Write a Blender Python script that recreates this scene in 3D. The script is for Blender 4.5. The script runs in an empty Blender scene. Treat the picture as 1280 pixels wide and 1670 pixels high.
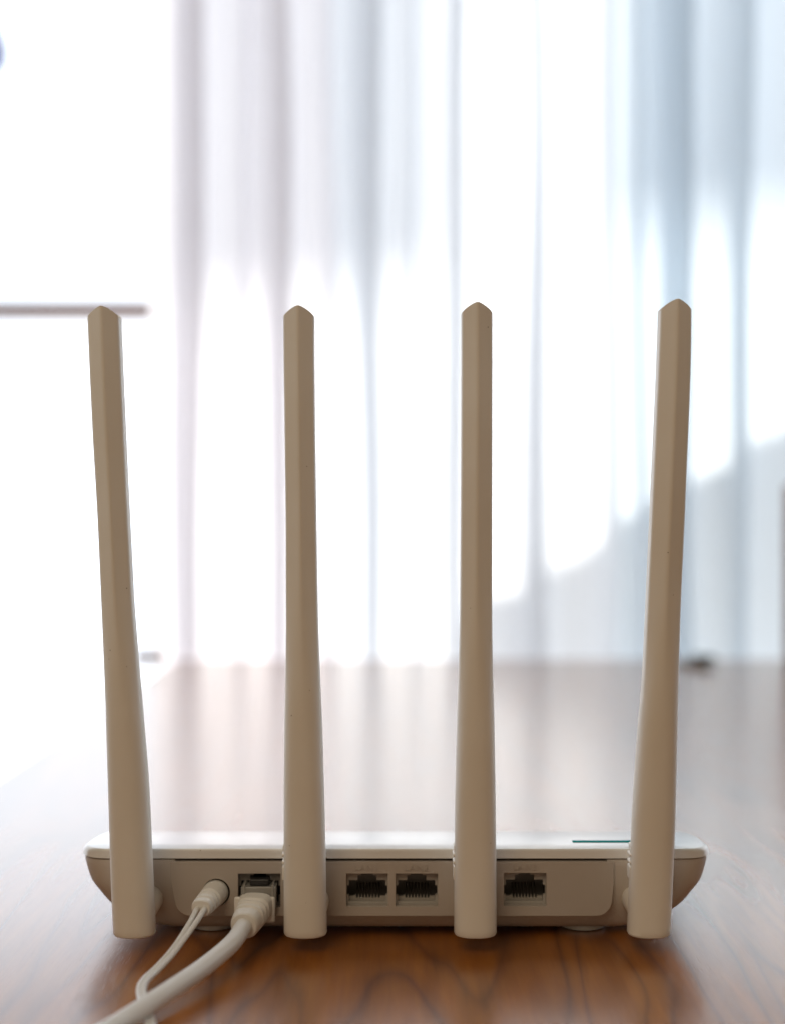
import bpy, bmesh, math, random
from mathutils import Vector, Matrix
random.seed(7)
R = math.radians
scene = bpy.context.scene
COL = scene.collection

# ------------------------------------------------------------------ camera, world, lamps, exposure
F = 50 / 36 * 1670            # focal length in photograph pixels
CY, CZ = -0.525, 0.158        # camera position
cam = bpy.data.cameras.new('camera'); cam.lens = 50; cam.sensor_fit = 'VERTICAL'; cam.sensor_height = 36
cam.clip_start = 0.01; cam.clip_end = 100
cam.dof.use_dof = True; cam.dof.focus_distance = 0.512; cam.dof.aperture_fstop = 4.6
camo = bpy.data.objects.new('camera', cam); COL.objects.link(camo)
camo.location = (0, CY, CZ); camo.rotation_euler = (R(90), 0, 0)
scene.camera = camo

world = bpy.data.worlds.new('World'); scene.world = world; world.use_nodes = True
bg = world.node_tree.nodes['Background']
bg.inputs[0].default_value = (1.0, 0.77, 0.52, 1)      # warm dim light of the room
bg.inputs[1].default_value = 0.125

scene.view_settings.view_transform = 'Standard'; scene.view_settings.look = 'None'
scene.view_settings.exposure = 0; scene.view_settings.gamma = 1
scene.cycles.use_denoising = True
scene.cycles.max_bounces = 12; scene.cycles.transmission_bounces = 10; scene.cycles.diffuse_bounces = 6
scene.cycles.sample_clamp_indirect = 6
SKY = 1.9
# soft warm light of the room from behind left of the camera
rl = bpy.data.lights.new('room_light', 'AREA'); rl.size = 1.0; rl.energy = 11.5; rl.color = (1, .81, .58)
rlo = bpy.data.objects.new('room_light', rl); COL.objects.link(rlo); rlo.location = (-.55, -1.45, 1.5)
rlo.rotation_euler = (Vector((0, 0, .12)) - rlo.location).to_track_quat('-Z', 'Y').to_euler()
# low sun outside the window: a small distant lamp high beyond the curtains
SUN = Vector((0.9, 5.0, 2.5))
sl = bpy.data.lights.new('sunlight', 'AREA'); sl.shape = 'DISK'; sl.size = .2; sl.energy = 290; sl.color = (1, .95, .88)
slo = bpy.data.objects.new('sunlight', sl); COL.objects.link(slo); slo.location = SUN
slo.rotation_euler = (Vector((.1, 1.0, .2)) - SUN).to_track_quat('-Z', 'Y').to_euler()

def P(px, py, d):
    """point at picture position (px, py) of the photograph, d metres in front of the lens"""
    return Vector(((px - 640) * d / F, CY + d, CZ + (835 - py) * d / F))

# ------------------------------------------------------------------ helpers
def link(o, parent=None):
    COL.objects.link(o)
    if parent: o.parent = parent
    return o
def tag(o, label=None, cat=None, group=None, kind=None):
    if label: o['label'] = label
    if cat: o['category'] = cat
    if group: o['group'] = group
    if kind: o['kind'] = kind
    return o
def empty(name, loc=(0, 0, 0)):
    o = bpy.data.objects.new(name, None); o.location = loc; o.empty_display_size = .01
    return link(o)
def obj(name, bm, mat, parent=None, smooth=35, bevel=0, seg=2):
    bmesh.ops.recalc_face_normals(bm, faces=bm.faces)
    me = bpy.data.meshes.new(name); bm.to_mesh(me); bm.free()
    for p in me.polygons: p.use_smooth = bool(smooth)
    if smooth: me.set_sharp_from_angle(angle=R(smooth))
    me.materials.append(mat)
    o = bpy.data.objects.new(name, me); link(o, parent)
    if parent: o.matrix_parent_inverse = Matrix.Translation(-parent.location)
    if bevel:
        b = o.modifiers.new('bevel', 'BEVEL'); b.width = bevel; b.segments = seg; b.limit_method = 'ANGLE'
    return o
def box(bm, a, b):
    r = bmesh.ops.create_cube(bm, size=1)
    for v in r['verts']:
        v.co = Vector([a[i] + (v.co[i] + .5) * (b[i] - a[i]) for i in range(3)])
    return r['verts']
def catmull(pts, n=10):
    out = []; Q = [pts[0] * 2 - pts[1]] + list(pts) + [pts[-1] * 2 - pts[-2]]
    for i in range(1, len(Q) - 2):
        a, b, c, d = Q[i - 1:i + 3]
        for k in range(n):
            t = k / n
            out.append(.5 * ((2 * b) + (c - a) * t + (2 * a - 5 * b + 4 * c - d) * t * t + (3 * b - a - 3 * c + d) * t ** 3))
    out.append(pts[-1]); return out
def lerp_table(tab, x):
    if x <= tab[0][0]: return tab[0][1]
    for (a, p), (b, q) in zip(tab, tab[1:]):
        if x <= b: return p + (q - p) * (x - a) / (b - a)
    return tab[-1][1]
def smooth_table(tab, x):
    """monotone cubic through a table"""
    n = len(tab); xs = [t[0] for t in tab]; ys = [t[1] for t in tab]
    if x <= xs[0]: return ys[0]
    if x >= xs[-1]: return ys[-1]
    s = [(ys[i + 1] - ys[i]) / (xs[i + 1] - xs[i]) for i in range(n - 1)]
    m = [s[0]] + [0 if s[i - 1] * s[i] <= 0 else 2 * s[i - 1] * s[i] / (s[i - 1] + s[i]) for i in range(1, n - 1)] + [s[-1]]
    for i in range(n - 1):
        if x <= xs[i + 1]:
            h = xs[i + 1] - xs[i]; t = (x - xs[i]) / h
            return ((2 * t ** 3 - 3 * t * t + 1) * ys[i] + (t ** 3 - 2 * t * t + t) * h * m[i]
                    + (-2 * t ** 3 + 3 * t * t) * ys[i + 1] + (t ** 3 - t * t) * h * m[i + 1])
def skin(bm, rings, cap=True):
    vr = [[bm.verts.new(p) for p in r] for r in rings]
    for a, b in zip(vr, vr[1:]):
        n = len(a)
        for i in range(n):
            bm.faces.new((a[i], a[(i + 1) % n], b[(i + 1) % n], b[i]))
    if cap:
        bm.faces.new(vr[0][::-1]); bm.faces.new(vr[-1])
    return vr
def loft_path(bm, path, profile, n=20, up=Vector((0, 0, 1))):
    """rings along a path; profile(i, theta) -> (side, up) offsets"""
    rings = []
    for i, p in enumerate(path):
        t = (path[min(i + 1, len(path) - 1)] - path[max(i - 1, 0)]).normalized()
        s = t.cross(up).normalized(); u = s.cross(t).normalized()
        ring = []
        for k in range(n):
            a, b = profile(i, 2 * math.pi * k / n)
            ring.append(p + s * a + u * b)
        rings.append(ring)
    skin(bm, rings)
def tube(bm, path, r, n=16):
    loft_path(bm, path, lambda i, a: (r * math.cos(a), r * math.sin(a)), n)
def plate(outer, holes, y0, y1):
    """plate in the XZ plane with holes, front at y0, back at y1"""
    bm = bmesh.new(); es = []; loops = []
    for lp in [outer] + holes:
        vs = [bm.verts.new((x, y0, z)) for x, z in lp]; loops.append(vs)
        for i in range(len(vs)): es.append(bm.edges.new((vs[i], vs[(i + 1) % len(vs)])))
    bmesh.ops.triangle_fill(bm, use_beauty=True, edges=es)
    front = list(bm.faces)
    for f in front:
        if f.normal.y > 0: f.normal_flip()
    back = {}
    for lp in loops:
        for v in lp: back[v] = bm.verts.new((v.co.x, y1, v.co.z))
    for f in front:
        bm.faces.new([back[v] for v in f.verts][::-1])
    for lp in loops:
        for i in range(len(lp)):
            a, b = lp[i], lp[(i + 1) % len(lp)]
            bm.faces.new((a, b, back[b], back[a]))
    return bm

# ------------------------------------------------------------------ materials
def mat(name, color, rough=.5, spec=.5, bump=None, **kw):
    m = bpy.data.materials.new(name); m.use_nodes = True
    nt = m.node_tree; b = nt.nodes['Principled BSDF']
    b.inputs['Base Color'].default_value = (*color, 1); b.inputs['Roughness'].default_value = rough
    b.inputs['Specular IOR Level'].default_value = spec
    for k, v in kw.items(): b.inputs[k].default_value = v
    if bump:
        sc, dist, st = bump
        tc = nt.nodes.new('ShaderNodeTexCoord'); n = nt.nodes.new('ShaderNodeTexNoise')
        n.inputs['Scale'].default_value = sc; n.inputs['Detail'].default_value = 4
        bp = nt.nodes.new('ShaderNodeBump'); bp.inputs['Distance'].default_value = dist; bp.inputs['Strength'].default_value = st
        nt.links.new(tc.outputs['Object'], n.inputs['Vector'])
        nt.links.new(n.outputs['Fac'], bp.inputs['Height']); nt.links.new(bp.outputs['Normal'], b.inputs['Normal'])
    return m

def plastic_mat(name, color, rough):
    """matte moulded plastic: fine spark-eroded grain, faint yellowing and a few dust specks"""
    m = mat(name, color, rough, .4)
    nt = m.node_tree; b = nt.nodes['Principled BSDF']; L = nt.links.new
    tc = nt.nodes.new('ShaderNodeTexCoord')
    n1 = nt.nodes.new('ShaderNodeTexNoise'); n1.inputs['Scale'].default_value = 2600; n1.inputs['Detail'].default_value = 2
    n2 = nt.nodes.new('ShaderNodeTexNoise'); n2.inputs['Scale'].default_value = 28; n2.inputs['Detail'].default_value = 3
    L(tc.outputs['Object'], n1.inputs['Vector']); L(tc.outputs['Object'], n2.inputs['Vector'])
    r = nt.nodes.new('ShaderNodeValToRGB'); r.color_ramp.elements[0].position = .3; r.color_ramp.elements[1].position = .75
    r.color_ramp.elements[0].color = (color[0] * .95, color[1] * .93, color[2] * .90, 1); r.color_ramp.elements[1].color = (*color, 1)
    L(n2.outputs['Fac'], r.inputs[0])
    v = nt.nodes.new('ShaderNodeTexVoronoi'); v.inputs['Scale'].default_value = 170
    L(tc.outputs['Object'], v.inputs['Vector'])
    lt = nt.nodes.new('ShaderNodeMath'); lt.operation = 'LESS_THAN'; lt.inputs[1].default_value = .045
    L(v.outputs['Distance'], lt.inputs[0])
    sep = nt.nodes.new('ShaderNodeSeparateColor'); L(v.outputs['Color'], sep.inputs[0])
    gt = nt.nodes.new('ShaderNodeMath'); gt.operation = 'GREATER_THAN'; gt.inputs[1].default_value = .6
    L(sep.outputs[0], gt.inputs[0])
    mu = nt.nodes.new('ShaderNodeMath'); mu.operation = 'MULTIPLY'; L(lt.outputs[0], mu.inputs[0]); L(gt.outputs[0], mu.inputs[1])
    mx = nt.nodes.new('ShaderNodeMix'); mx.data_type = 'RGBA'; L(mu.outputs[0], mx.inputs['Factor'])
    L(r.outputs[0], mx.inputs['A']); mx.inputs['B'].default_value = (.45, .40, .34, 1)
    L(mx.outputs['Result'], b.inputs['Base Color'])
    bp = nt.nodes.new('ShaderNodeBump'); bp.inputs['Distance'].default_value = .00006; bp.inputs['Strength'].default_value = .5
    L(n1.outputs['Fac'], bp.inputs['Height']); L(bp.outputs['Normal'], b.inputs['Normal'])
    return m
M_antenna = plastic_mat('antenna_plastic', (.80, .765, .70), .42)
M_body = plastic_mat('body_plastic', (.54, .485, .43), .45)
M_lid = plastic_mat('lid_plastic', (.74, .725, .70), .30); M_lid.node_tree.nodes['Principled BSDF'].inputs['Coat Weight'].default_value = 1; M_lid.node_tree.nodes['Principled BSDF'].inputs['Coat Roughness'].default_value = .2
M_panel = plastic_mat('panel_plastic', (.45, .40, .355), .5)  # shade on the recessed panel is put into this darker colour
M_letter = mat('raised_lettering', (.41, .36, .318), .5)
M_jack = mat('jack_housing', (.40, .375, .34), .5)
M_comb = mat('contact_comb_plastic', (.36, .33, .29), .5)
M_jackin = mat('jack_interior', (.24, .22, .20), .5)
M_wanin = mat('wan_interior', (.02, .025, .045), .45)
M_contact = mat('contact_metal', (.035, .028, .02), .5)
M_black = mat('black_plastic', (.02, .02, .02), .4)
M_boot = mat('boot_rubber', (.80, .785, .75), .48, bump=(900, .0001, .3))
M_cable = mat('cable_sheath', (.78, .775, .76), .36, bump=(600, .0001, .2))
M_plug = mat('clear_plug', (.62, .60, .56), .18, **{'Transmission Weight': .55, 'IOR': 1.5})
M_teal = mat('teal_film', (.0, .22, .22), .8, .05)
M_foot = mat('foot_rubber', (.66, .65, .62), .6)
M_brown = mat('brown_painted_wood', (.24, .095, .055), .5, bump=(60, .001, .3))
M_drab = mat('drab_card', (.30, .25, .20), .7)
M_slate = mat('slate_plastic', (.06, .11, .13), .6)
M_blue = mat('blue_cloth', (.16, .24, .75), .8)
M_white = mat('white_stone', (.82, .80, .77), .5, bump=(40, .0005, .2))

def wood_mat():
    m = bpy.data.materials.new('lacquered_wood'); m.use_nodes = True
    nt = m.node_tree; b = nt.nodes['Principled BSDF']; L = nt.links.new; N = nt.nodes.new
    tc = N('ShaderNodeTexCoord')
    def noise(scale, vs, detail=4, dist=0, rough=.5):
        mp = N('ShaderNodeMapping'); mp.inputs['Scale'].default_value = vs; L(tc.outputs['Object'], mp.inputs['Vector'])
        n = N('ShaderNodeTexNoise'); n.inputs['Scale'].default_value = scale; n.inputs['Detail'].default_value = detail
        n.inputs['Distortion'].default_value = dist; n.inputs['Roughness'].default_value = rough
        L(mp.outputs[0], n.inputs['Vector']); return n.outputs['Fac']
    def math_(op, a, c=None):
        x = N('ShaderNodeMath'); x.operation = op
        for i, q in enumerate((a, c)):
            if q is None: continue
            if isinstance(q, (int, float)): x.inputs[i].default_value = q
            else: L(q, x.inputs[i])
        return x.outputs[0]
    big = noise(5.0, (4.2, .55, 1), 2, .25, .4)
    ph = math_('MULTIPLY', big, 9.0)
    fr = math_('FRACT', ph)                              # sawtooth: sharp late-wood line, soft rise
    ramp = N('ShaderNodeValToRGB'); cr = ramp.color_ramp
    cr.elements[0].position = 0; cr.elements[0].color = (.20, .058, .004, 1)
    cr.elements[1].position = 1; cr.elements[1].color = (.21, .062, .005, 1)
    e = cr.elements.new(.22); e.color = (.33, .110, .007, 1)
    e = cr.elements.new(.55); e.color = (.39, .128, .010, 1)
    e = cr.elements.new(.86); e.color = (.32, .104, .007, 1)
    L(fr, ramp.inputs[0])
    fine = noise(160, (1, .06, 1), 4, 0, .6)
    fr2 = N('ShaderNodeValToRGB'); fr2.color_ramp.elements[0].position = .35; fr2.color_ramp.elements[1].position = .65
    fr2.color_ramp.elements[0].color = (.72, .68, .64, 1); fr2.color_ramp.elements[1].color = (1.1, 1.1, 1.1, 1)
    L(fine, fr2.inputs[0])
    mx = N('ShaderNodeMix'); mx.data_type = 'RGBA'; mx.blend_type = 'MULTIPLY'; mx.inputs['Factor'].default_value = .8
    L(ramp.outputs[0], mx.inputs['A']); L(fr2.outputs[0], mx.inputs['B'])
    L(mx.outputs['Result'], b.inputs['Base Color'])
    b.inputs['Roughness'].default_value = .38
    b.inputs['Specular IOR Level'].default_value = .15
    b.inputs['Coat Weight'].default_value = .15; b.inputs['Coat IOR'].default_value = 1.5
    # open pores under the lacquer
    pore = noise(1500, (1, .07, 1), 3, .2, .6)
    pr = N('ShaderNodeValToRGB'); pr.color_ramp.elements[0].position = .30; pr.color_ramp.elements[1].position = .44
    L(pore, pr.inputs[0])
    wav = noise(110, (1, .3, 1), 3, .2)
    hsum = math_('ADD', math_('MULTIPLY', pr.outputs[0], .8), math_('MULTIPLY', wav, .25))
    bp = N('ShaderNodeBump'); bp.inputs['Distance'].default_value = .00005; bp.inputs['Strength'].default_value = .6
    L(hsum, bp.inputs['Height']); L(bp.outputs['Normal'], b.inputs['Normal']); L(bp.outputs['Normal'], b.inputs['Coat Normal'])
    rn = noise(25, (1, .5, 1), 4)
    mr = N('ShaderNodeMapRange'); L(rn, mr.inputs[0]); mr.inputs['To Min'].default_value = .19; mr.inputs['To Max'].default_value = .25
    L(mr.outputs[0], b.inputs['Coat Roughness'])
    # thick polished lacquer: reflection grows steeply towards grazing view
    gl = N('ShaderNodeBsdfGlossy'); gl.inputs['Color'].default_value = (.97, .95, .93, 1)
    L(mr.outputs[0], gl.inputs['Roughness']); L(bp.outputs['Normal'], gl.inputs['Normal'])
    lw = N('ShaderNodeLayerWeight'); lr = N('ShaderNodeValToRGB'); L(lw.outputs['Facing'], lr.inputs[0])
    cr2 = lr.color_ramp; cr2.elements[0].position = 0; cr2.elements[0].color = (.01, .01, .01, 1)
    cr2.elements[1].position = 1; cr2.elements[1].color = (.62, .62, .62, 1)
    for p_, v_ in ((.4, .03), (.6, .08), (.68, .18), (.74, .38), (.80, .48), (.88, .52)):
        q_ = cr2.elements.new(p_); q_.color = (v_, v_, v_, 1)
    ms = N('ShaderNodeMixShader'); L(lr.outputs[0], ms.inputs[0]); L(b.outputs[0], ms.inputs[1]); L(gl.outputs[0], ms.inputs[2])
    L(ms.outputs[0], nt.nodes['Material Output'].inputs['Surface'])
    return m
M_wood = wood_mat()

def cloth_mat(name, color):
    m = bpy.data.materials.new(name); m.use_nodes = True
    nt = m.node_tree; nt.nodes.clear(); N = nt.nodes.new; L = nt.links.new
    out = N('ShaderNodeOutputMaterial'); tr = N('ShaderNodeBsdfTranslucent'); df = N('ShaderNodeBsdfDiffuse')
    tp = N('ShaderNodeBsdfTransparent')
    tc = N('ShaderNodeTexCoord'); mp = N('ShaderNodeMapping'); mp.inputs['Scale'].default_value = (900, 900, 60)
    n = N('ShaderNodeTexNoise'); n.inputs['Scale'].default_value = 1; L(tc.outputs['Object'], mp.inputs[0]); L(mp.outputs[0], n.inputs['Vector'])
    r = N('ShaderNodeValToRGB'); r.color_ramp.elements[0].color = (*[c * .9 for c in color], 1); r.color_ramp.elements[1].color = (*color, 1)
    L(n.outputs['Fac'], r.inputs[0])
    L(r.outputs[0], tr.inputs['Color']); L(r.outputs[0], df.inputs['Color'])
    a = N('ShaderNodeMixShader'); a.inputs[0].default_value = .30; L(tr.outputs[0], a.inputs[1]); L(df.outputs[0], a.inputs[2])
    c = N('ShaderNodeMixShader'); c.inputs[0].default_value = .0; L(a.outputs[0], c.inputs[1]); L(tp.outputs[0], c.inputs[2])
    L(c.outputs[0], out.inputs['Surface']); return m
M_pink = cloth_mat('pinkish_sheer', (.94, .932, .968))
M_sheer = cloth_mat('white_sheer', (.90, .935, .98))
M_bluesheer = cloth_mat('bluish_sheer', (.82, .90, .965))

def sky_mat():
    m = bpy.data.materials.new('overcast_sky'); m.use_nodes = True
    nt = m.node_tree; nt.nodes.clear(); N = nt.nodes.new; L = nt.links.new
    out = N('ShaderNodeOutputMaterial'); em = N('ShaderNodeEmission')
    tc = N('ShaderNodeTexCoord'); n = N('ShaderNodeTexNoise'); n.inputs['Scale'].default_value = 1.2; n.inputs['Detail'].default_value = 3
    r = N('ShaderNodeValToRGB'); r.color_ramp.elements[0].position = .35; r.color_ramp.elements[0].color = (.80, .89, 1, 1)
    r.color_ramp.elements[1].position = .6; r.color_ramp.elements[1].color = (.90, .94, 1, 1)
    L(tc.outputs['Object'], n.inputs['Vector']); L(n.outputs['Fac'], r.inputs[0]); L(r.outputs[0], em.inputs['Color'])
    em.inputs['Strength'].default_value = SKY; L(em.outputs[0], out.inputs['Surface']); return m

# ------------------------------------------------------------------ setting
# sky outside the window: a curved backdrop
bm = bmesh.new()
rings = []
for z in (-3, 0, 2, 4, 6):
    rings.append([bm.verts.new((7 * math.sin(a), 1.2 + 4.5 * math.cos(a), z)) for a in [R(-80 + 160 * k / 24) for k in range(25)]])
for a, b in zip(rings, rings[1:]):
    for i in range(24): bm.faces.new((a[i], a[i + 1], b[i + 1], b[i]))
tag(obj('sky', bm, sky_mat()), kind='structure')

# table: one slab, left edge parallel to the view, far edge before the curtain
TX0, TY1 = -0.231, 1.0
table = empty('table', (.2, .3, 0))
tag(table, 'glossy reddish brown wooden table under the white router', 'table')
bm = bmesh.new(); box(bm, (TX0, -.50, -.03), (.75, TY1, 0))
obj('tabletop', bm, M_wood, table, smooth=0, bevel=.002, seg=3)

# pale floor running out under the floor-length window
bm = bmesh.new(); box(bm, (-7, -3, -.80), (7, 5.6, -.75))
tag(obj('floor', bm, M_white, smooth=0), kind='structure')

# window: brown rails seen at the left
win = empty('window', (-.9, 1.35, 0)); tag(win, 'window at left with thin brown wooden rails against white daylight', 'window')
dW = 1.35 - CY
zr = P(0, 506, dW).z
bm = bmesh.new(); box(bm, (-1.6, 1.345, zr - .0095), (-.30, 1.365, zr + .0095)); obj('rail', bm, M_brown, win, smooth=0, bevel=.001)
bm = bmesh.new(); box(bm, (-1.64, 1.335, -.05), (-1.6, 1.375, 2.2)); obj('stile', bm, M_brown, win, smooth=0, bevel=.002)

# unseen boards added outside the curtains to bound the sun patch on them
WY = 2.5
def shade(px, py, wy=WY):
    c = P(px, py, 1.04 - CY); k = (wy - 1.04) / (SUN.y - 1.04); q = c + (SUN - c) * k
    return (q.x, q.z)
bm = bmesh.new()
def board(pts, WY=WY):
    n = len(pts); f = [bm.verts.new((x, WY, z)) for x, z in pts]; b = [bm.verts.new((x, WY + .06, z)) for x, z in pts]
    bm.faces.new(f); bm.faces.new(b[::-1])
    for i in range(n): bm.faces.new((f[i], b[i], b[(i + 1) % n], f[(i + 1) % n]))
board([shade(300, 425), shade(590, 415), shade(740, 400), shade(740, -110), shade(300, -110)])
board([shade(1015, 330), shade(1500, 285), shade(1500, -110), shade(1015, -110)])
board([shade(760, 1500, 1.45), shade(770, 990, 1.45), shade(890, 945, 1.45), shade(1500, 615, 1.45), shade(1500, 1500, 1.45)], 1.45)
tag(obj('sun_blocker', bm, M_white, smooth=0), kind='structure')

# ------------------------------------------------------------------ curtains
def curtain(name, label, bands, x_end, x_start, yfun, z0, material, amp=.018):
    """bands: (centre px, width px, overlap strength, bottom strength)"""
    def path(zt):
        pts = []
        xs = x_start
        pts.append(Vector((x_start, 0)))
        for (c, w, s, s2) in bands:
            st = s * zt + s2 * (1 - zt)
            w_ = w * .95 * (.35 + .65 * st)
            m = (pts[-1].x + c - w_ / 2) / 2
            pts.append(Vector((m, -.35)))
            pts.append(Vector((c + w_ * .42, -1.0 * st)))
            pts.append(Vector((c - w_ * .42, 1.0 * st)))
        m = (pts[-1].x + x_end) / 2
        pts.append(Vector((m, -.3))); pts.append(Vector((x_end, .2)))
        return catmull(pts, 8)
    bm = bmesh.new(); rows = []
    nz = 40; z1 = 1.9
    for k in range(nz + 1):
        t = k / nz; z = z0 + (z1 - z0) * t
        zt = min(1, max(0, (z - .05) / .5))
        row = []
        for p in path(zt):
            wob = 3.5 * math.sin(z * 5.1 + p.x * .013) + 2 * math.sin(z * 11 + p.x * .03)
            X = (p.x + wob - 640) * .000658
            row.append(bm.verts.new((X, yfun(X) + p.y * amp, z)))
        rows.append(row)
    for a, b in zip(rows, rows[1:]):
        for i in range(len(a) - 1): bm.faces.new((a[i], a[i + 1], b[i + 1], b[i]))
    o = obj(name, bm, material, smooth=180)
    return tag(o, label, 'curtain', 'sheer curtains over the window')
curtain('curtain', 'pinkish white sheer curtain panel beside the bare window at left',
        [(308, 52, 1, .8), (392, 8, .3, .3), (455, 40, 1, .5)], 545, 243, lambda X: 1.035, -.7, M_pink)
curtain('curtain', 'white sheer curtain panel hanging in soft folds between the two middle antennas',
        [(606, 44, 1, .4), (676, 8, .3, .3), (750, 26, .8, .6), (882, 34, .5, 1.1)], 1018, 530, lambda X: 1.05, -.7, M_sheer)
curtain('curtain', 'pale blue sheer curtain panel in deep folds behind the right antenna',
        [(1062, 22, .6, .5), (1128, 56, 1.2, .7), (1236, 34, 1.1, .5), (1430, 40, 1, .6), (1620, 40, 1, .6), (1830, 40, 1, .6), (2030, 40, 1, .6)], 2200, 1000, lambda X: 1.08, -.7, M_bluesheer)

# ------------------------------------------------------------------ router
rt = empty('router', (0, .06, 0))
tag(rt, 'white four antenna router seen from behind with its ports facing us', 'router')
ZT, DEP = .0335, .115
XC, HW = .0013, .1173
def zdrop(y): return 1.9 * max(0, y) ** 2
def outline(n=15):
    """plan outline, rounded rectangle, counter clockwise from rear left; (x, y) with fine rear edge"""
    r = .0105; pts = []
    x0, x1, y0, y1 = -HW, HW, 0, DEP
    nx = 60
    for i in range(1, nx): pts.append((x0 + r + (x1 - x0 - 2 * r) * i / nx, y0))
    for k in range(n): a = R(-90 + 90 * k / (n - 1)); pts.append((x1 - r + r * math.cos(a), y0 + r + r * math.sin(a)))
    for i in range(1, 12): pts.append((x1, y0 + r + (y1 - y0 - 2 * r) * i / 12))
    for k in range(n): a = R(90 * k / (n - 1)); pts.append((x1 - r + r * math.cos(a), y1 - r + r * math.sin(a)))
    for i in range(1, nx): pts.append((x1 - r - (x1 - x0 - 2 * r) * i / nx, y1))
    for k in range(n): a = R(90 + 90 * k / (n - 1)); pts.append((x0 + r + r * math.cos(a), y1 - r + r * math.sin(a)))
    for i in range(1, 12): pts.append((x0, y1 - r - (y1 - y0 - 2 * r) * i / 12))
    for k in range(n): a = R(180 + 90 * k / (n - 1)); pts.append((x0 + r + r * math.cos(a), y0 + r + r * math.sin(a)))
    return pts
OUT = outline()
def ring(sx, sy, zf):
    return [Vector((XC + x * (1 - sx / HW), DEP / 2 + (y - DEP / 2) * (1 - sy / (DEP / 2)), zf(y))) for x, y in OUT]
# lid
bm = bmesh.new()
L0 = .0036
rg = [ring(.0022, .0022, lambda y: ZT - zdrop(y) - L0 + .0004), ring(.0003, .0003, lambda y: ZT - zdrop(y) - L0),
      ring(-.0001, -.0001, lambda y: ZT - zdrop(y) - L0 + .0003), ring(.0001, .0001, lambda y: ZT - zdrop(y) - .0022)]
for k in range(1, 7):
    a = R(90 * k / 6)
    rg.append(ring(.0001 + .0020 * (1 - math.cos(a)), .0001 + .0005 * (1 - math.cos(a)), lambda y, a=a: ZT - zdrop(y) - .0022 + .0022 * math.sin(a)))
vr = skin(bm, rg, cap=False)
# crowned top: strips from rear to front
def grid_top(vr_last):
    ys = [DEP * k / 24 for k in range(25)]
    inner = []
    prev = vr_last; 
    for s in (.01, .025, .045, .06):
        k = 1 - s / .0615
        nr = []
        for v, (x, y) in zip(vr_last, OUT):
            yy = DEP / 2 + (v.co.y - DEP / 2) * k
            xx = XC + (v.co.x - XC) * (1 - s * .35 / HW)
            nr.append(bm.verts.new((xx, yy, ZT - zdrop(yy))))
        n = len(nr)
        for i in range(n): bm.faces.new((prev[i], prev[(i + 1) % n], nr[(i + 1) % n], nr[i]))
        prev = nr
    bm.faces.new(prev)
grid_top(vr[-1])
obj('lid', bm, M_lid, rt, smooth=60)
# bowl-shaped body
INS = [(0, 0), (.32, .0024), (.5, .0056), (.69, .0098), (.84, .0155), (.94, .0215), (1, .0275)]
ZB = .0026
bm = bmesh.new(); rg = []
def zbody(t): return lambda y: (ZT - zdrop(y) - L0 - .0002) * (1 - t) + ZB * t
rg.append(ring(.0022, .0022, zbody(0)))
for k in range(21):
    t = .006 + .994 * k / 20
    s = smooth_table(INS, t)
    rg.append(ring(s + (.0006 if k == 0 else .0003), s * .3 + (.0006 if k == 0 else .0003), zbody(t)))
rg.append(ring(.036, .016, lambda y: ZB - .0002))
vr = skin(bm, rg, cap=False)
bm.faces.new(vr[-1])
# open the back where the port panel is let in
S = .525 / F
def PX(px): return (px - 640) * S
def PZ(py): return CZ + (835 - py) * S
kill = [f for f in bm.faces if f.calc_center_median().y < .008 and PX(290) < f.calc_center_median().x < PX(990) and f.calc_center_median().z > PZ(1482)]
bmesh.ops.delete(bm, geom=kill, context='FACES')
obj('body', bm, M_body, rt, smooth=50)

# port panel with its openings
def arc(cx, cz, r, a0, a1, n=8): return [(cx + r * math.cos(R(a0 + (a1 - a0) * k / n)), cz + r * math.sin(R(a0 + (a1 - a0) * k / n))) for k in range(n + 1)]
rr = 26 * S
outer = [(PX(278), PZ(1404.6))] + [(PX(280.5), PZ(1440))] + arc(PX(286) + rr, PZ(1493) + rr, rr, 188, 270) \
    + arc(PX(997) - rr, PZ(1493) + rr, rr, 270, 352) + [(PX(999.5), PZ(1440)), (PX(1000), PZ(1404.6))]
PORTS = [(389, 1424, 458, 1479), (565, 1424, 632.5, 1477.5), (645, 1424, 713.5, 1477.5), (821, 1423, 890, 1477)]
holes = [[(PX(a), PZ(b)), (PX(c), PZ(b)), (PX(c), PZ(d)), (PX(a), PZ(d))] for a, b, c, d in PORTS]
jc = (PX(353.5), PZ(1455)); jr = 22.5 * S
holes.append([(jc[0] + jr * math.cos(2 * math.pi * k / 40), jc[1] + jr * math.sin(2 * math.pi * k / 40)) for k in range(40)])
bm = plate(outer, holes, -.0007, .0022)
pan = obj('port_panel', bm, M_panel, rt, smooth=30, bevel=.00022, seg=2)

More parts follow.
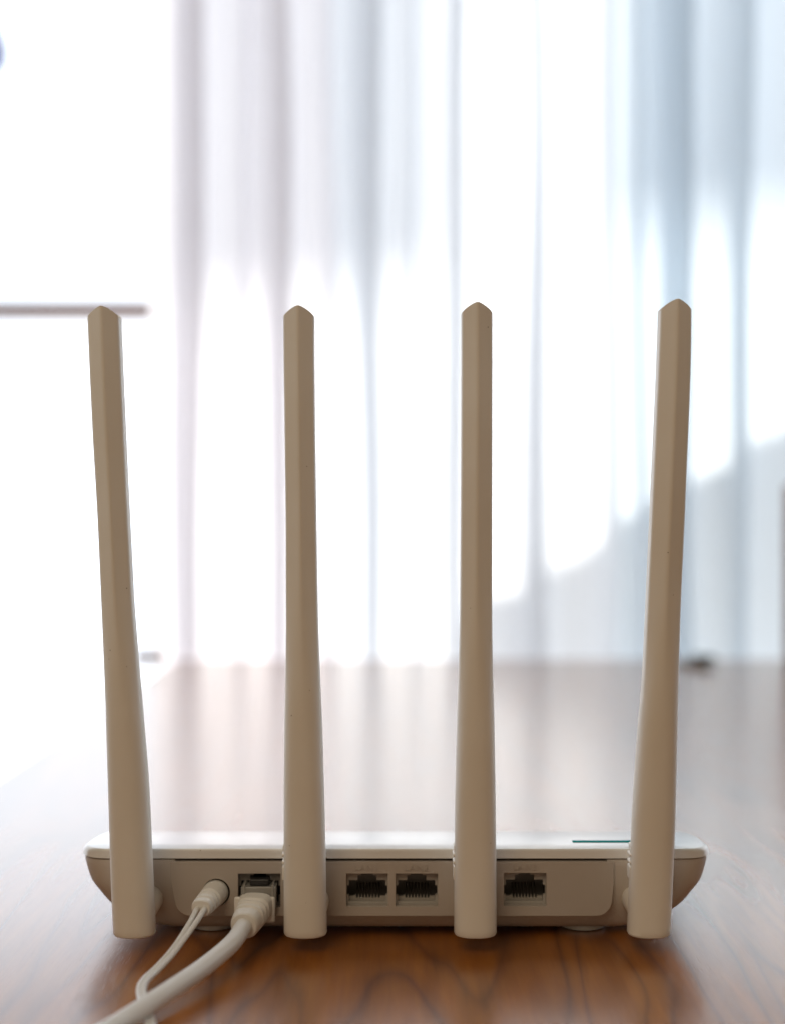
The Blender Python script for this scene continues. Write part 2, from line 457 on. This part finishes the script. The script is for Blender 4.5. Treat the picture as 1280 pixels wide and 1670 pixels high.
def network_port(i, rect, wan=False):
    a, b, c, d = rect
    w, h = c - a, d - b
    ux = lambda u: PX(a + u * w); uz = lambda v: PZ(b + v * h)      # 0..1 from top left
    # stepped housing face a millimetre behind the panel
    T = [(.357, -.04), (.357, .113), (.27, .113), (.27, .26), (.057, .26), (.057, .42), (.01, .42), (.01, .71), (.057, .71), (.057, .91),
         (.943, .91), (.943, .71), (.99, .71), (.99, .42), (.943, .42), (.943, .26), (.73, .26), (.73, .113), (.643, .113), (.643, -.04)]
    hole = [(ux(u), uz(v)) for u, v in T]
    outer = [(ux(-.05), uz(-.05)), (ux(1.05), uz(-.05)), (ux(1.05), uz(1.05)), (ux(-.05), uz(1.05))]
    bm = plate(outer, [hole[::-1]], .00235, .0038)
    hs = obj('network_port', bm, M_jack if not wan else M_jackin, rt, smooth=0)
    # cavity walls
    y0, y1 = .0038, .0135
    bm = bmesh.new()
    x0, x1, z0, z1 = ux(-.03), ux(1.03), uz(.985), uz(-.03)
    t = .0006
    box(bm, (x0, y0, z0 - t), (x1, y1, z0)); box(bm, (x0, y0, z1), (x1, y1, z1 + t))
    box(bm, (x0 - t, y0, z0 - t), (x0, y1, z1 + t)); box(bm, (x1, y0, z0 - t), (x1, y1, z1 + t))
    box(bm, (x0 - t, y1, z0 - t), (x1 + t, y1 + t, z1 + t))
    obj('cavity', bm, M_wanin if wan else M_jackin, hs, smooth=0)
    if not wan:
        # upper comb wall, eight slanting contacts and the notched tongue below them
        bm = bmesh.new()
        for k in range(8):
            cx = ux(.235 + .53 * k / 7 + .02)
            q = .00030
            a0 = Vector((cx, .0110, uz(.52))); a1 = Vector((cx, .0062, uz(.86)))
            tube(bm, [a0, a0 * .5 + a1 * .5, a1, Vector((cx, .0056, uz(.93)))], q, 6)
        obj('contacts', bm, M_contact, hs, smooth=40)
        bm = bmesh.new()
        pts = [(ux(.06), uz(.93)), (ux(.94), uz(.93)), (ux(.94), uz(.80)), (ux(.84), uz(.80))]
        for k in range(8):
            cx = .235 + .53 * (7 - k) / 7 + .02
            pts += [(ux(cx + .032), uz(.76)), (ux(cx + .022), uz(.86)), (ux(cx - .022), uz(.86)), (ux(cx - .032), uz(.76))]
        pts += [(ux(.16), uz(.80)), (ux(.06), uz(.80))]
        obj('contact_comb', plate(pts, [], .0044, .0058), M_comb, hs, smooth=0)
        bm = bmesh.new(); box(bm, (ux(.04), .0028, uz(.965)), (ux(.96), .0058, uz(.925))); obj('lip', bm, M_jack, hs, smooth=0)
    return hs
for i, r_ in enumerate(PORTS): network_port(i, r_, i == 0)

# round power socket
bm = bmesh.new()
def cyl_y(bm, cx, cz, prof, n=40):
    skin(bm, [[Vector((cx + r * math.cos(2 * math.pi * k / n), y, cz + r * math.sin(2 * math.pi * k / n))) for k in range(n)] for r, y in prof], cap=False)
cyl_y(bm, jc[0], jc[1], [(jr * 1.08, .0021), (jr * .985, .0023), (jr * .97, .012), (.0001, .0121)])
cyl_y(bm, jc[0], jc[1], [(.0001, .004), (.001, .0042), (.001, .012)], 16)
obj('power_socket', bm, M_black, rt)

# raised lettering over the ports
def lettering(txt, px, py):
    cu = bpy.data.curves.new('lettering', 'FONT'); cu.body = txt; cu.size = .0032; cu.align_x = 'CENTER'; cu.extrude = .00018; cu.space_character = 1.25
    t = bpy.data.objects.new('tmp', cu); COL.objects.link(t)
    bpy.context.view_layer.update()
    me = bpy.data.meshes.new_from_object(t.evaluated_get(bpy.context.evaluated_depsgraph_get()))
    bpy.data.objects.remove(t)
    me.name = 'lettering'
    me.transform(Matrix.Translation((PX(px), -.0008, PZ(py))) @ Matrix.Rotation(R(90), 4, 'X'))
    me.materials.clear(); me.materials.append(M_letter)
    o = bpy.data.objects.new('lettering', me); link(o, rt); o.matrix_parent_inverse = Matrix.Translation(-rt.location)
for s_, x_, y_ in (('LAN1', 598, 1419), ('LAN2', 679, 1419), ('LAN3', 855, 1418)): lettering(s_, x_, y_)

# teal film strip on the lid
x0, x1 = P(932, 1371, .540).x, P(1060, 1371, .540).x
bm = bmesh.new(); box(bm, (x0, .0120, ZT - zdrop(.012) - .0006), (x1, .0150, ZT - zdrop(.0145) + .00025)); obj('teal_strip', bm, M_teal, rt, smooth=0)

# rubber feet
for px in (342, 955):
    for y in (.019, .098):
        bm = bmesh.new(); cx = (px - 640) * (.532) / F; rad = .0088
        rings = [[Vector((cx + q * math.cos(2 * math.pi * k / 40), y + q * math.sin(2 * math.pi * k / 40), z)) for k in range(40)]
                 for q, z in ((rad - .001, .0001), (rad - .0002, .0004), (rad, .001), (rad, .0035))]
        skin(bm, rings); obj('foot', bm, M_foot, rt, smooth=40)

# antennas
LEFT = [
    [(505, 144.5), (520, 145), (700, 153), (850, 161.5), (1000, 168), (1050, 170), (1150, 173.5), (1250, 176.5), (1430, 182), (1522, 186)],
    [(505, 463), (520, 463), (700, 465), (900, 467), (1010, 467), (1100, 466), (1200, 464), (1350, 463), (1522, 463.5)],
    [(505, 752), (520, 752), (900, 750.5), (1000, 749.5), (1100, 747), (1200, 744), (1350, 741), (1522, 740)],
    [(500, 1074.5), (520, 1074), (800, 1062), (1050, 1050), (1120, 1045.5), (1180, 1040), (1270, 1033.5), (1350, 1029), (1522, 1022)]]
RIGHT = [
    [(505, 196), (520, 196.5), (700, 204), (900, 213.5), (980, 218), (1050, 224), (1180, 235.5), (1280, 243.5), (1400, 249), (1522, 254.5)],
    [(505, 513), (520, 513), (900, 517), (980, 518.5), (1050, 520.5), (1200, 526.5), (1350, 530.5), (1522, 533.5)],
    [(505, 802), (520, 802), (950, 801.5), (1020, 802), (1100, 803.5), (1200, 806), (1350, 808), (1522, 809)],
    [(500, 1125), (520, 1125), (800, 1116), (1000, 1107.5), (1100, 1105), (1200, 1103), (1330, 1100), (1522, 1092)]]
TOP = [502.5, 501.5, 496, 491]
DA = .5115
AY = CY + DA
def superpt(a, w, d, n):
    c, s = math.cos(a), math.sin(a)
    return (w * math.copysign(abs(c) ** (2 / n), c), d * math.copysign(abs(s) ** (2 / n), s))
def polypt(a, poly):
    c, s = math.cos(a), math.sin(a)
    for (x0, y0), (x1, y1) in zip(poly, poly[1:] + poly[:1]):
        dx, dy = x1 - x0, y1 - y0
        den = c * dy - s * dx
        if abs(den) < 1e-9: continue
        t = (x0 * dy - y0 * dx) / den; u = (x0 * s - y0 * c) / den
        if t > 0 and -1e-6 <= u <= 1 + 1e-6: return (c * t, s * t)
def rounded(poly, rads, n=5):
    out = []
    for i, (p, r) in enumerate(zip(poly, rads)):
        p = Vector(p); a = Vector(poly[i - 1]); b = Vector(poly[(i + 1) % len(poly)])
        p0 = p + (a - p).normalized() * r; p1 = p + (b - p).normalized() * r
        for k in range(n + 1):
            t = k / n; q = p0 * (1 - t) ** 2 + p * 2 * t * (1 - t) + p1 * t * t
            out.append((q.x, q.y))
    return out
NA = 72
for ai in range(4):
    an = None
    ys = [1522.5] + [1522 - 11.5 * k for k in range(1, 86)] 
    ytop = TOP[ai] + 16
    ys = [y for y in ys if y > ytop + 4] + [ytop + 2]
    rings = []
    def mk(y, shrink=0.0, dz=0.0, tipf=None):
        l, r = smooth_table(LEFT[ai], y), smooth_table(RIGHT[ai], y)
        c = (l + r) / 2; w = (r - l) / 2 * DA / F - shrink
        f = min(1, max(0, (1230 - y) / 330)); f = f * f * (3 - 2 * f)
        dbase = .0066; 
        poly = rounded([(0, -.0062), (w, -.0026), (w, .0040), (-w, .0040), (-w, -.0026)], [.0008, .0007, .0012, .0012, .0007])
        X = P(c, y, DA).x; Z = P(c, y, DA).z + dz
        ridge = (.05 if ai == 0 else 0)
        rg = []
        for k in range(NA):
            a = 2 * math.pi * k / NA - math.pi / 2
            p1 = superpt(a, w, dbase - shrink, 2.35); p2 = polypt(a, poly)
            x, yv = p1[0] * (1 - f) + p2[0] * f, p1[1] * (1 - f) + p2[1] * f
            z = Z
            if tipf: z = Z + tipf(x / w)
            rg.append(Vector((X + x, AY + yv, z)))
        return rg
    rings.append(mk(1522.5, .0009, -.0002)); rings.append(mk(1522.5, .0003, .0001)); rings.append(mk(1522.5, 0, .0007))
    for y in ys[1:]: rings.append(mk(y))
    hgt = (ytop - TOP[ai]) * DA / F
    def tip(amount):
        return lambda u: amount * hgt * max(0, 1 - .60 * (math.sqrt(u * u + .012) - .11) - .46 * abs(u) ** 3.5)
    rings.append(mk(ytop, 0, 0, tip(.45))); rings.append(mk(ytop, 0, .0, tip(.93))); rings.append(mk(ytop, .0003, .0, tip(1.0)))
    bm = bmesh.new(); vr = skin(bm, rings, cap=False)
    bm.faces.new(vr[0][::-1])
    # close the tip with strips from front to back
    last = vr[-1]; n = NA
    for k in range(n // 2):
        a, b = last[k], last[(k + 1) % n]; c, d = last[(n - k - 1) % n], last[(n - k) % n]
        vs = []
        for v in (a, b, c, d):
            if v not in vs: vs.append(v)
        if len(vs) >= 3: bm.faces.new(vs)
    ant = obj('antenna', bm, M_antenna, rt, smooth=28)
    # hinge: round boss on the body plus the ribbed joint seen past the antenna's edge
    sgn = 1 if ai < 2 else -1
    edge = smooth_table(RIGHT[ai] if sgn > 0 else LEFT[ai], 1474)
    out_by = [9, 3, -1, 6][ai]
    d_ = .520
    c0 = P(edge + sgn * (out_by - 24), 1474, d_)
    bm = bmesh.new(); rb = 24 * d_ / F
    cyl_y(bm, c0.x, c0.z, [(.0001, -.0105), (rb * .80, -.0102), (rb * .95, -.0090), (rb, -.0072), (rb, .004)], 32)
    obj('hinge', bm, M_antenna, ant, smooth=45)
    if ai:
        bm = bmesh.new()
        for (ya, yb, ob) in ((1376, 1387, 1.0), (1390, 1395, 2.6), (1402, 1407.5, 2.4), (1411, 1433, 1.8)):
            e = smooth_table(LEFT[ai], (ya + yb) / 2) - ob
            p = P(e, ya, DA + .001); q = P(e + 14, yb, DA + .001)
            vs = box(bm, (p.x, AY - .0015, q.z), (q.x, AY + .0045, p.z))
        obj('hinge_rib', bm, M_antenna, ant, smooth=40, bevel=.0004, seg=2)

# ------------------------------------------------------------------ network cable plugged into the second opening
ec = empty('network_cable', P(400, 1540, .48)); ec.location.z = 0
tag(ec, 'thick white network cable plugged into the square port left of the antenna', 'cable')
b0 = P(418, 1477, .5215); b1 = P(398, 1511, .503)
# clear plug in the socket with its latch
bm = bmesh.new()
px0, px1 = PX(395), PX(452)
box(bm, (px0, -.004, PZ(1478)), (px1, .0085, PZ(1442)))
plug = obj('plug', bm, M_plug, ec, smooth=0, bevel=.0004)
bm = bmesh.new(); box(bm, (PX(409), -.003, PZ(1441)), (PX(440), .0080, PZ(1431))); obj('latch', bm, M_black, plug, smooth=0, bevel=.0004)
bm = bmesh.new()
for s in (-1, 1):
    xx = (px0 + px1) / 2 + s * .0052
    box(bm, (xx - .0004, -.0045, PZ(1459)), (xx + .0004, .004, PZ(1438)))
obj('latch_guard', bm, M_plug, plug, smooth=0, bevel=.0002)
# boot: flange, then ribbed taper
bm = bmesh.new()
fl0 = PX(384.5); fl1 = PX(450.5)
vs = box(bm, (fl0, -.0052, PZ(1499)), (fl1, -.0036, PZ(1457)))
obj('boot_flange', bm, M_boot, ec, smooth=30, bevel=.0008, seg=3)
NB = 36; path = [b0.lerp(b1, k / NB) for k in range(NB + 1)]
def boot_prof(i, a):
    t = i / NB
    w = .0064 * (1 - t) + .0049 * t; h = .0050 * (1 - t) + .0048 * t
    n = 3.4 * (1 - t) + 2.2 * t
    x, y = superpt(a, w, h, n)
    g = 1.0
    for gc in (.30, .48, .66):
        if abs(t - gc) < .045 and y > -.15 * h: g = .85
    if t > .96: g = .90 if i == NB else .97
    return x * g, y * g
bm = bmesh.new(); loft_path(bm, path, boot_prof, 32)
obj('boot', bm, M_boot, ec, smooth=40)
pts = [b1.lerp(b0, .25), b1, P(377, 1540, .488), P(333, 1577, .470), P(290, 1607, .455), P(240, 1640, .4400), P(190, 1672, .4265), P(128, 1710, .409), P(30, 1770, .382)]
for q in pts[3:]: q.z = max(q.z, .0035)
bm = bmesh.new(); tube(bm, catmull(pts, 12), .0031, 24); obj('cord', bm, M_cable, ec, smooth=180)

# ------------------------------------------------------------------ power cable
pc = empty('power_cable', P(280, 1560, .49)); pc.location.z = 0
tag(pc, 'thin white power cord with a round plug in the leftmost socket', 'cable')
q0 = P(352.5, 1455, .5262); q1 = P(328, 1482, .506)
NB2 = 36; path = [q0.lerp(q1, k / NB2) for k in range(NB2 + 1)]
def pboot(i, a):
    t = i / NB2
    u = min(1, max(0, (t - .42) / .58))
    w = .0048 * (1 - t) + .0037 * t - .0002 * u; h = .0048 * (1 - t) + .0030 * t
    x, y = superpt(a, w, h, 2 + .9 * u)
    g = 1
    for gc in (.50, .66, .82):
        if abs(t - gc) < .03: g = .84
    if i == NB2: g = .88
    return x * g, y * g
bm = bmesh.new(); loft_path(bm, path, pboot, 32); obj('round_plug', bm, M_boot, pc, smooth=40)
base = [q1.lerp(q0, .2), q1, P(316, 1503, .4995), P(299, 1529, .492), P(279, 1556, .484), P(255, 1582, .4750), P(239, 1597, .4685), P(231.5, 1611, .462),
        P(233, 1628, .4560), P(241, 1650, .4450), P(247, 1675, .4320), P(250, 1715, .412), P(252, 1760, .392)]
for q in base[2:]: q.z = max(q.z, .0011)
mid = catmull(base, 10)
for s in (-1, 1):
    pth = []
    for i, p in enumerate(mid):
        t = (mid[min(i + 1, len(mid) - 1)] - mid[max(i - 1, 0)]).normalized()
        side = t.cross(Vector((0, 0, 1))).normalized()
        o_ = lerp_table([(0, .00135), (12, .00135), (34, .00078), (200, .00078)], i)
        pth.append(p + side * s * o_)
    bm = bmesh.new(); tube(bm, pth, .00098, 14); obj('wire', bm, M_cable, pc, smooth=180)

# ------------------------------------------------------------------ small things far back on the table
bm = bmesh.new(); a = P(222, 1086, 1.50); b = P(268, 1072, 1.50)
vs = box(bm, (a.x, a.y - .010, .0), (b.x, a.y + .012, .010))
tag(obj('wooden_block', bm, M_brown, smooth=0, bevel=.001), 'small brown wooden block at the far left corner of the table', 'block')
bl = empty('small_box', P(1140, 1070, 1.46)); bl.location.z = 0
tag(bl, 'small low box with a dark slate cap at the far right of the table', 'box')
a = P(1105, 1075, 1.46); b = P(1152, 1075, 1.46)
bm = bmesh.new(); box(bm, (a.x, a.y - .01, 0), (b.x, a.y + .015, .004)); obj('base', bm, M_drab, bl, smooth=0, bevel=.001)
a = P(1145, 1075, 1.46); b = P(1165, 1075, 1.46)
bm = bmesh.new(); box(bm, (a.x - .008, a.y - .008, .0043), (b.x, a.y + .015, .010)); obj('cap', bm, M_slate, bl, smooth=0, bevel=.001)

# slim brown post at the right edge and a blue cloth tip hanging by the window
bm = bmesh.new(); a = P(1282, 1100, 1.44); b = P(1340, 790, 1.44)
box(bm, (a.x, a.y - .012, 0), (b.x, a.y + .012, b.z))
tag(obj('wooden_post', bm, M_brown, smooth=0, bevel=.003), 'short brown wooden post at the far right edge before the pale blue curtain', 'post')
d_ = 1.72
prof = [(-60, 20), (-20, 10), (-6, 44), (6, 70), (10, 92), (2, 112), (-14, 122), (-50, 80)]
bm = bmesh.new()
f_ = [bm.verts.new(P(x, y, d_ + .006 * math.sin(y * .07))) for x, y in prof]; k_ = [bm.verts.new(v.co + Vector((0, .004, 0))) for v in f_]
bm.faces.new(f_); bm.faces.new(k_[::-1])
for i in range(len(f_)): bm.faces.new((f_[i], k_[i], k_[(i + 1) % len(f_)], f_[(i + 1) % len(f_)]))
tag(obj('blue_cloth', bm, M_blue, smooth=0), 'tip of a blue cloth hanging at the top left corner by the window', 'cloth')
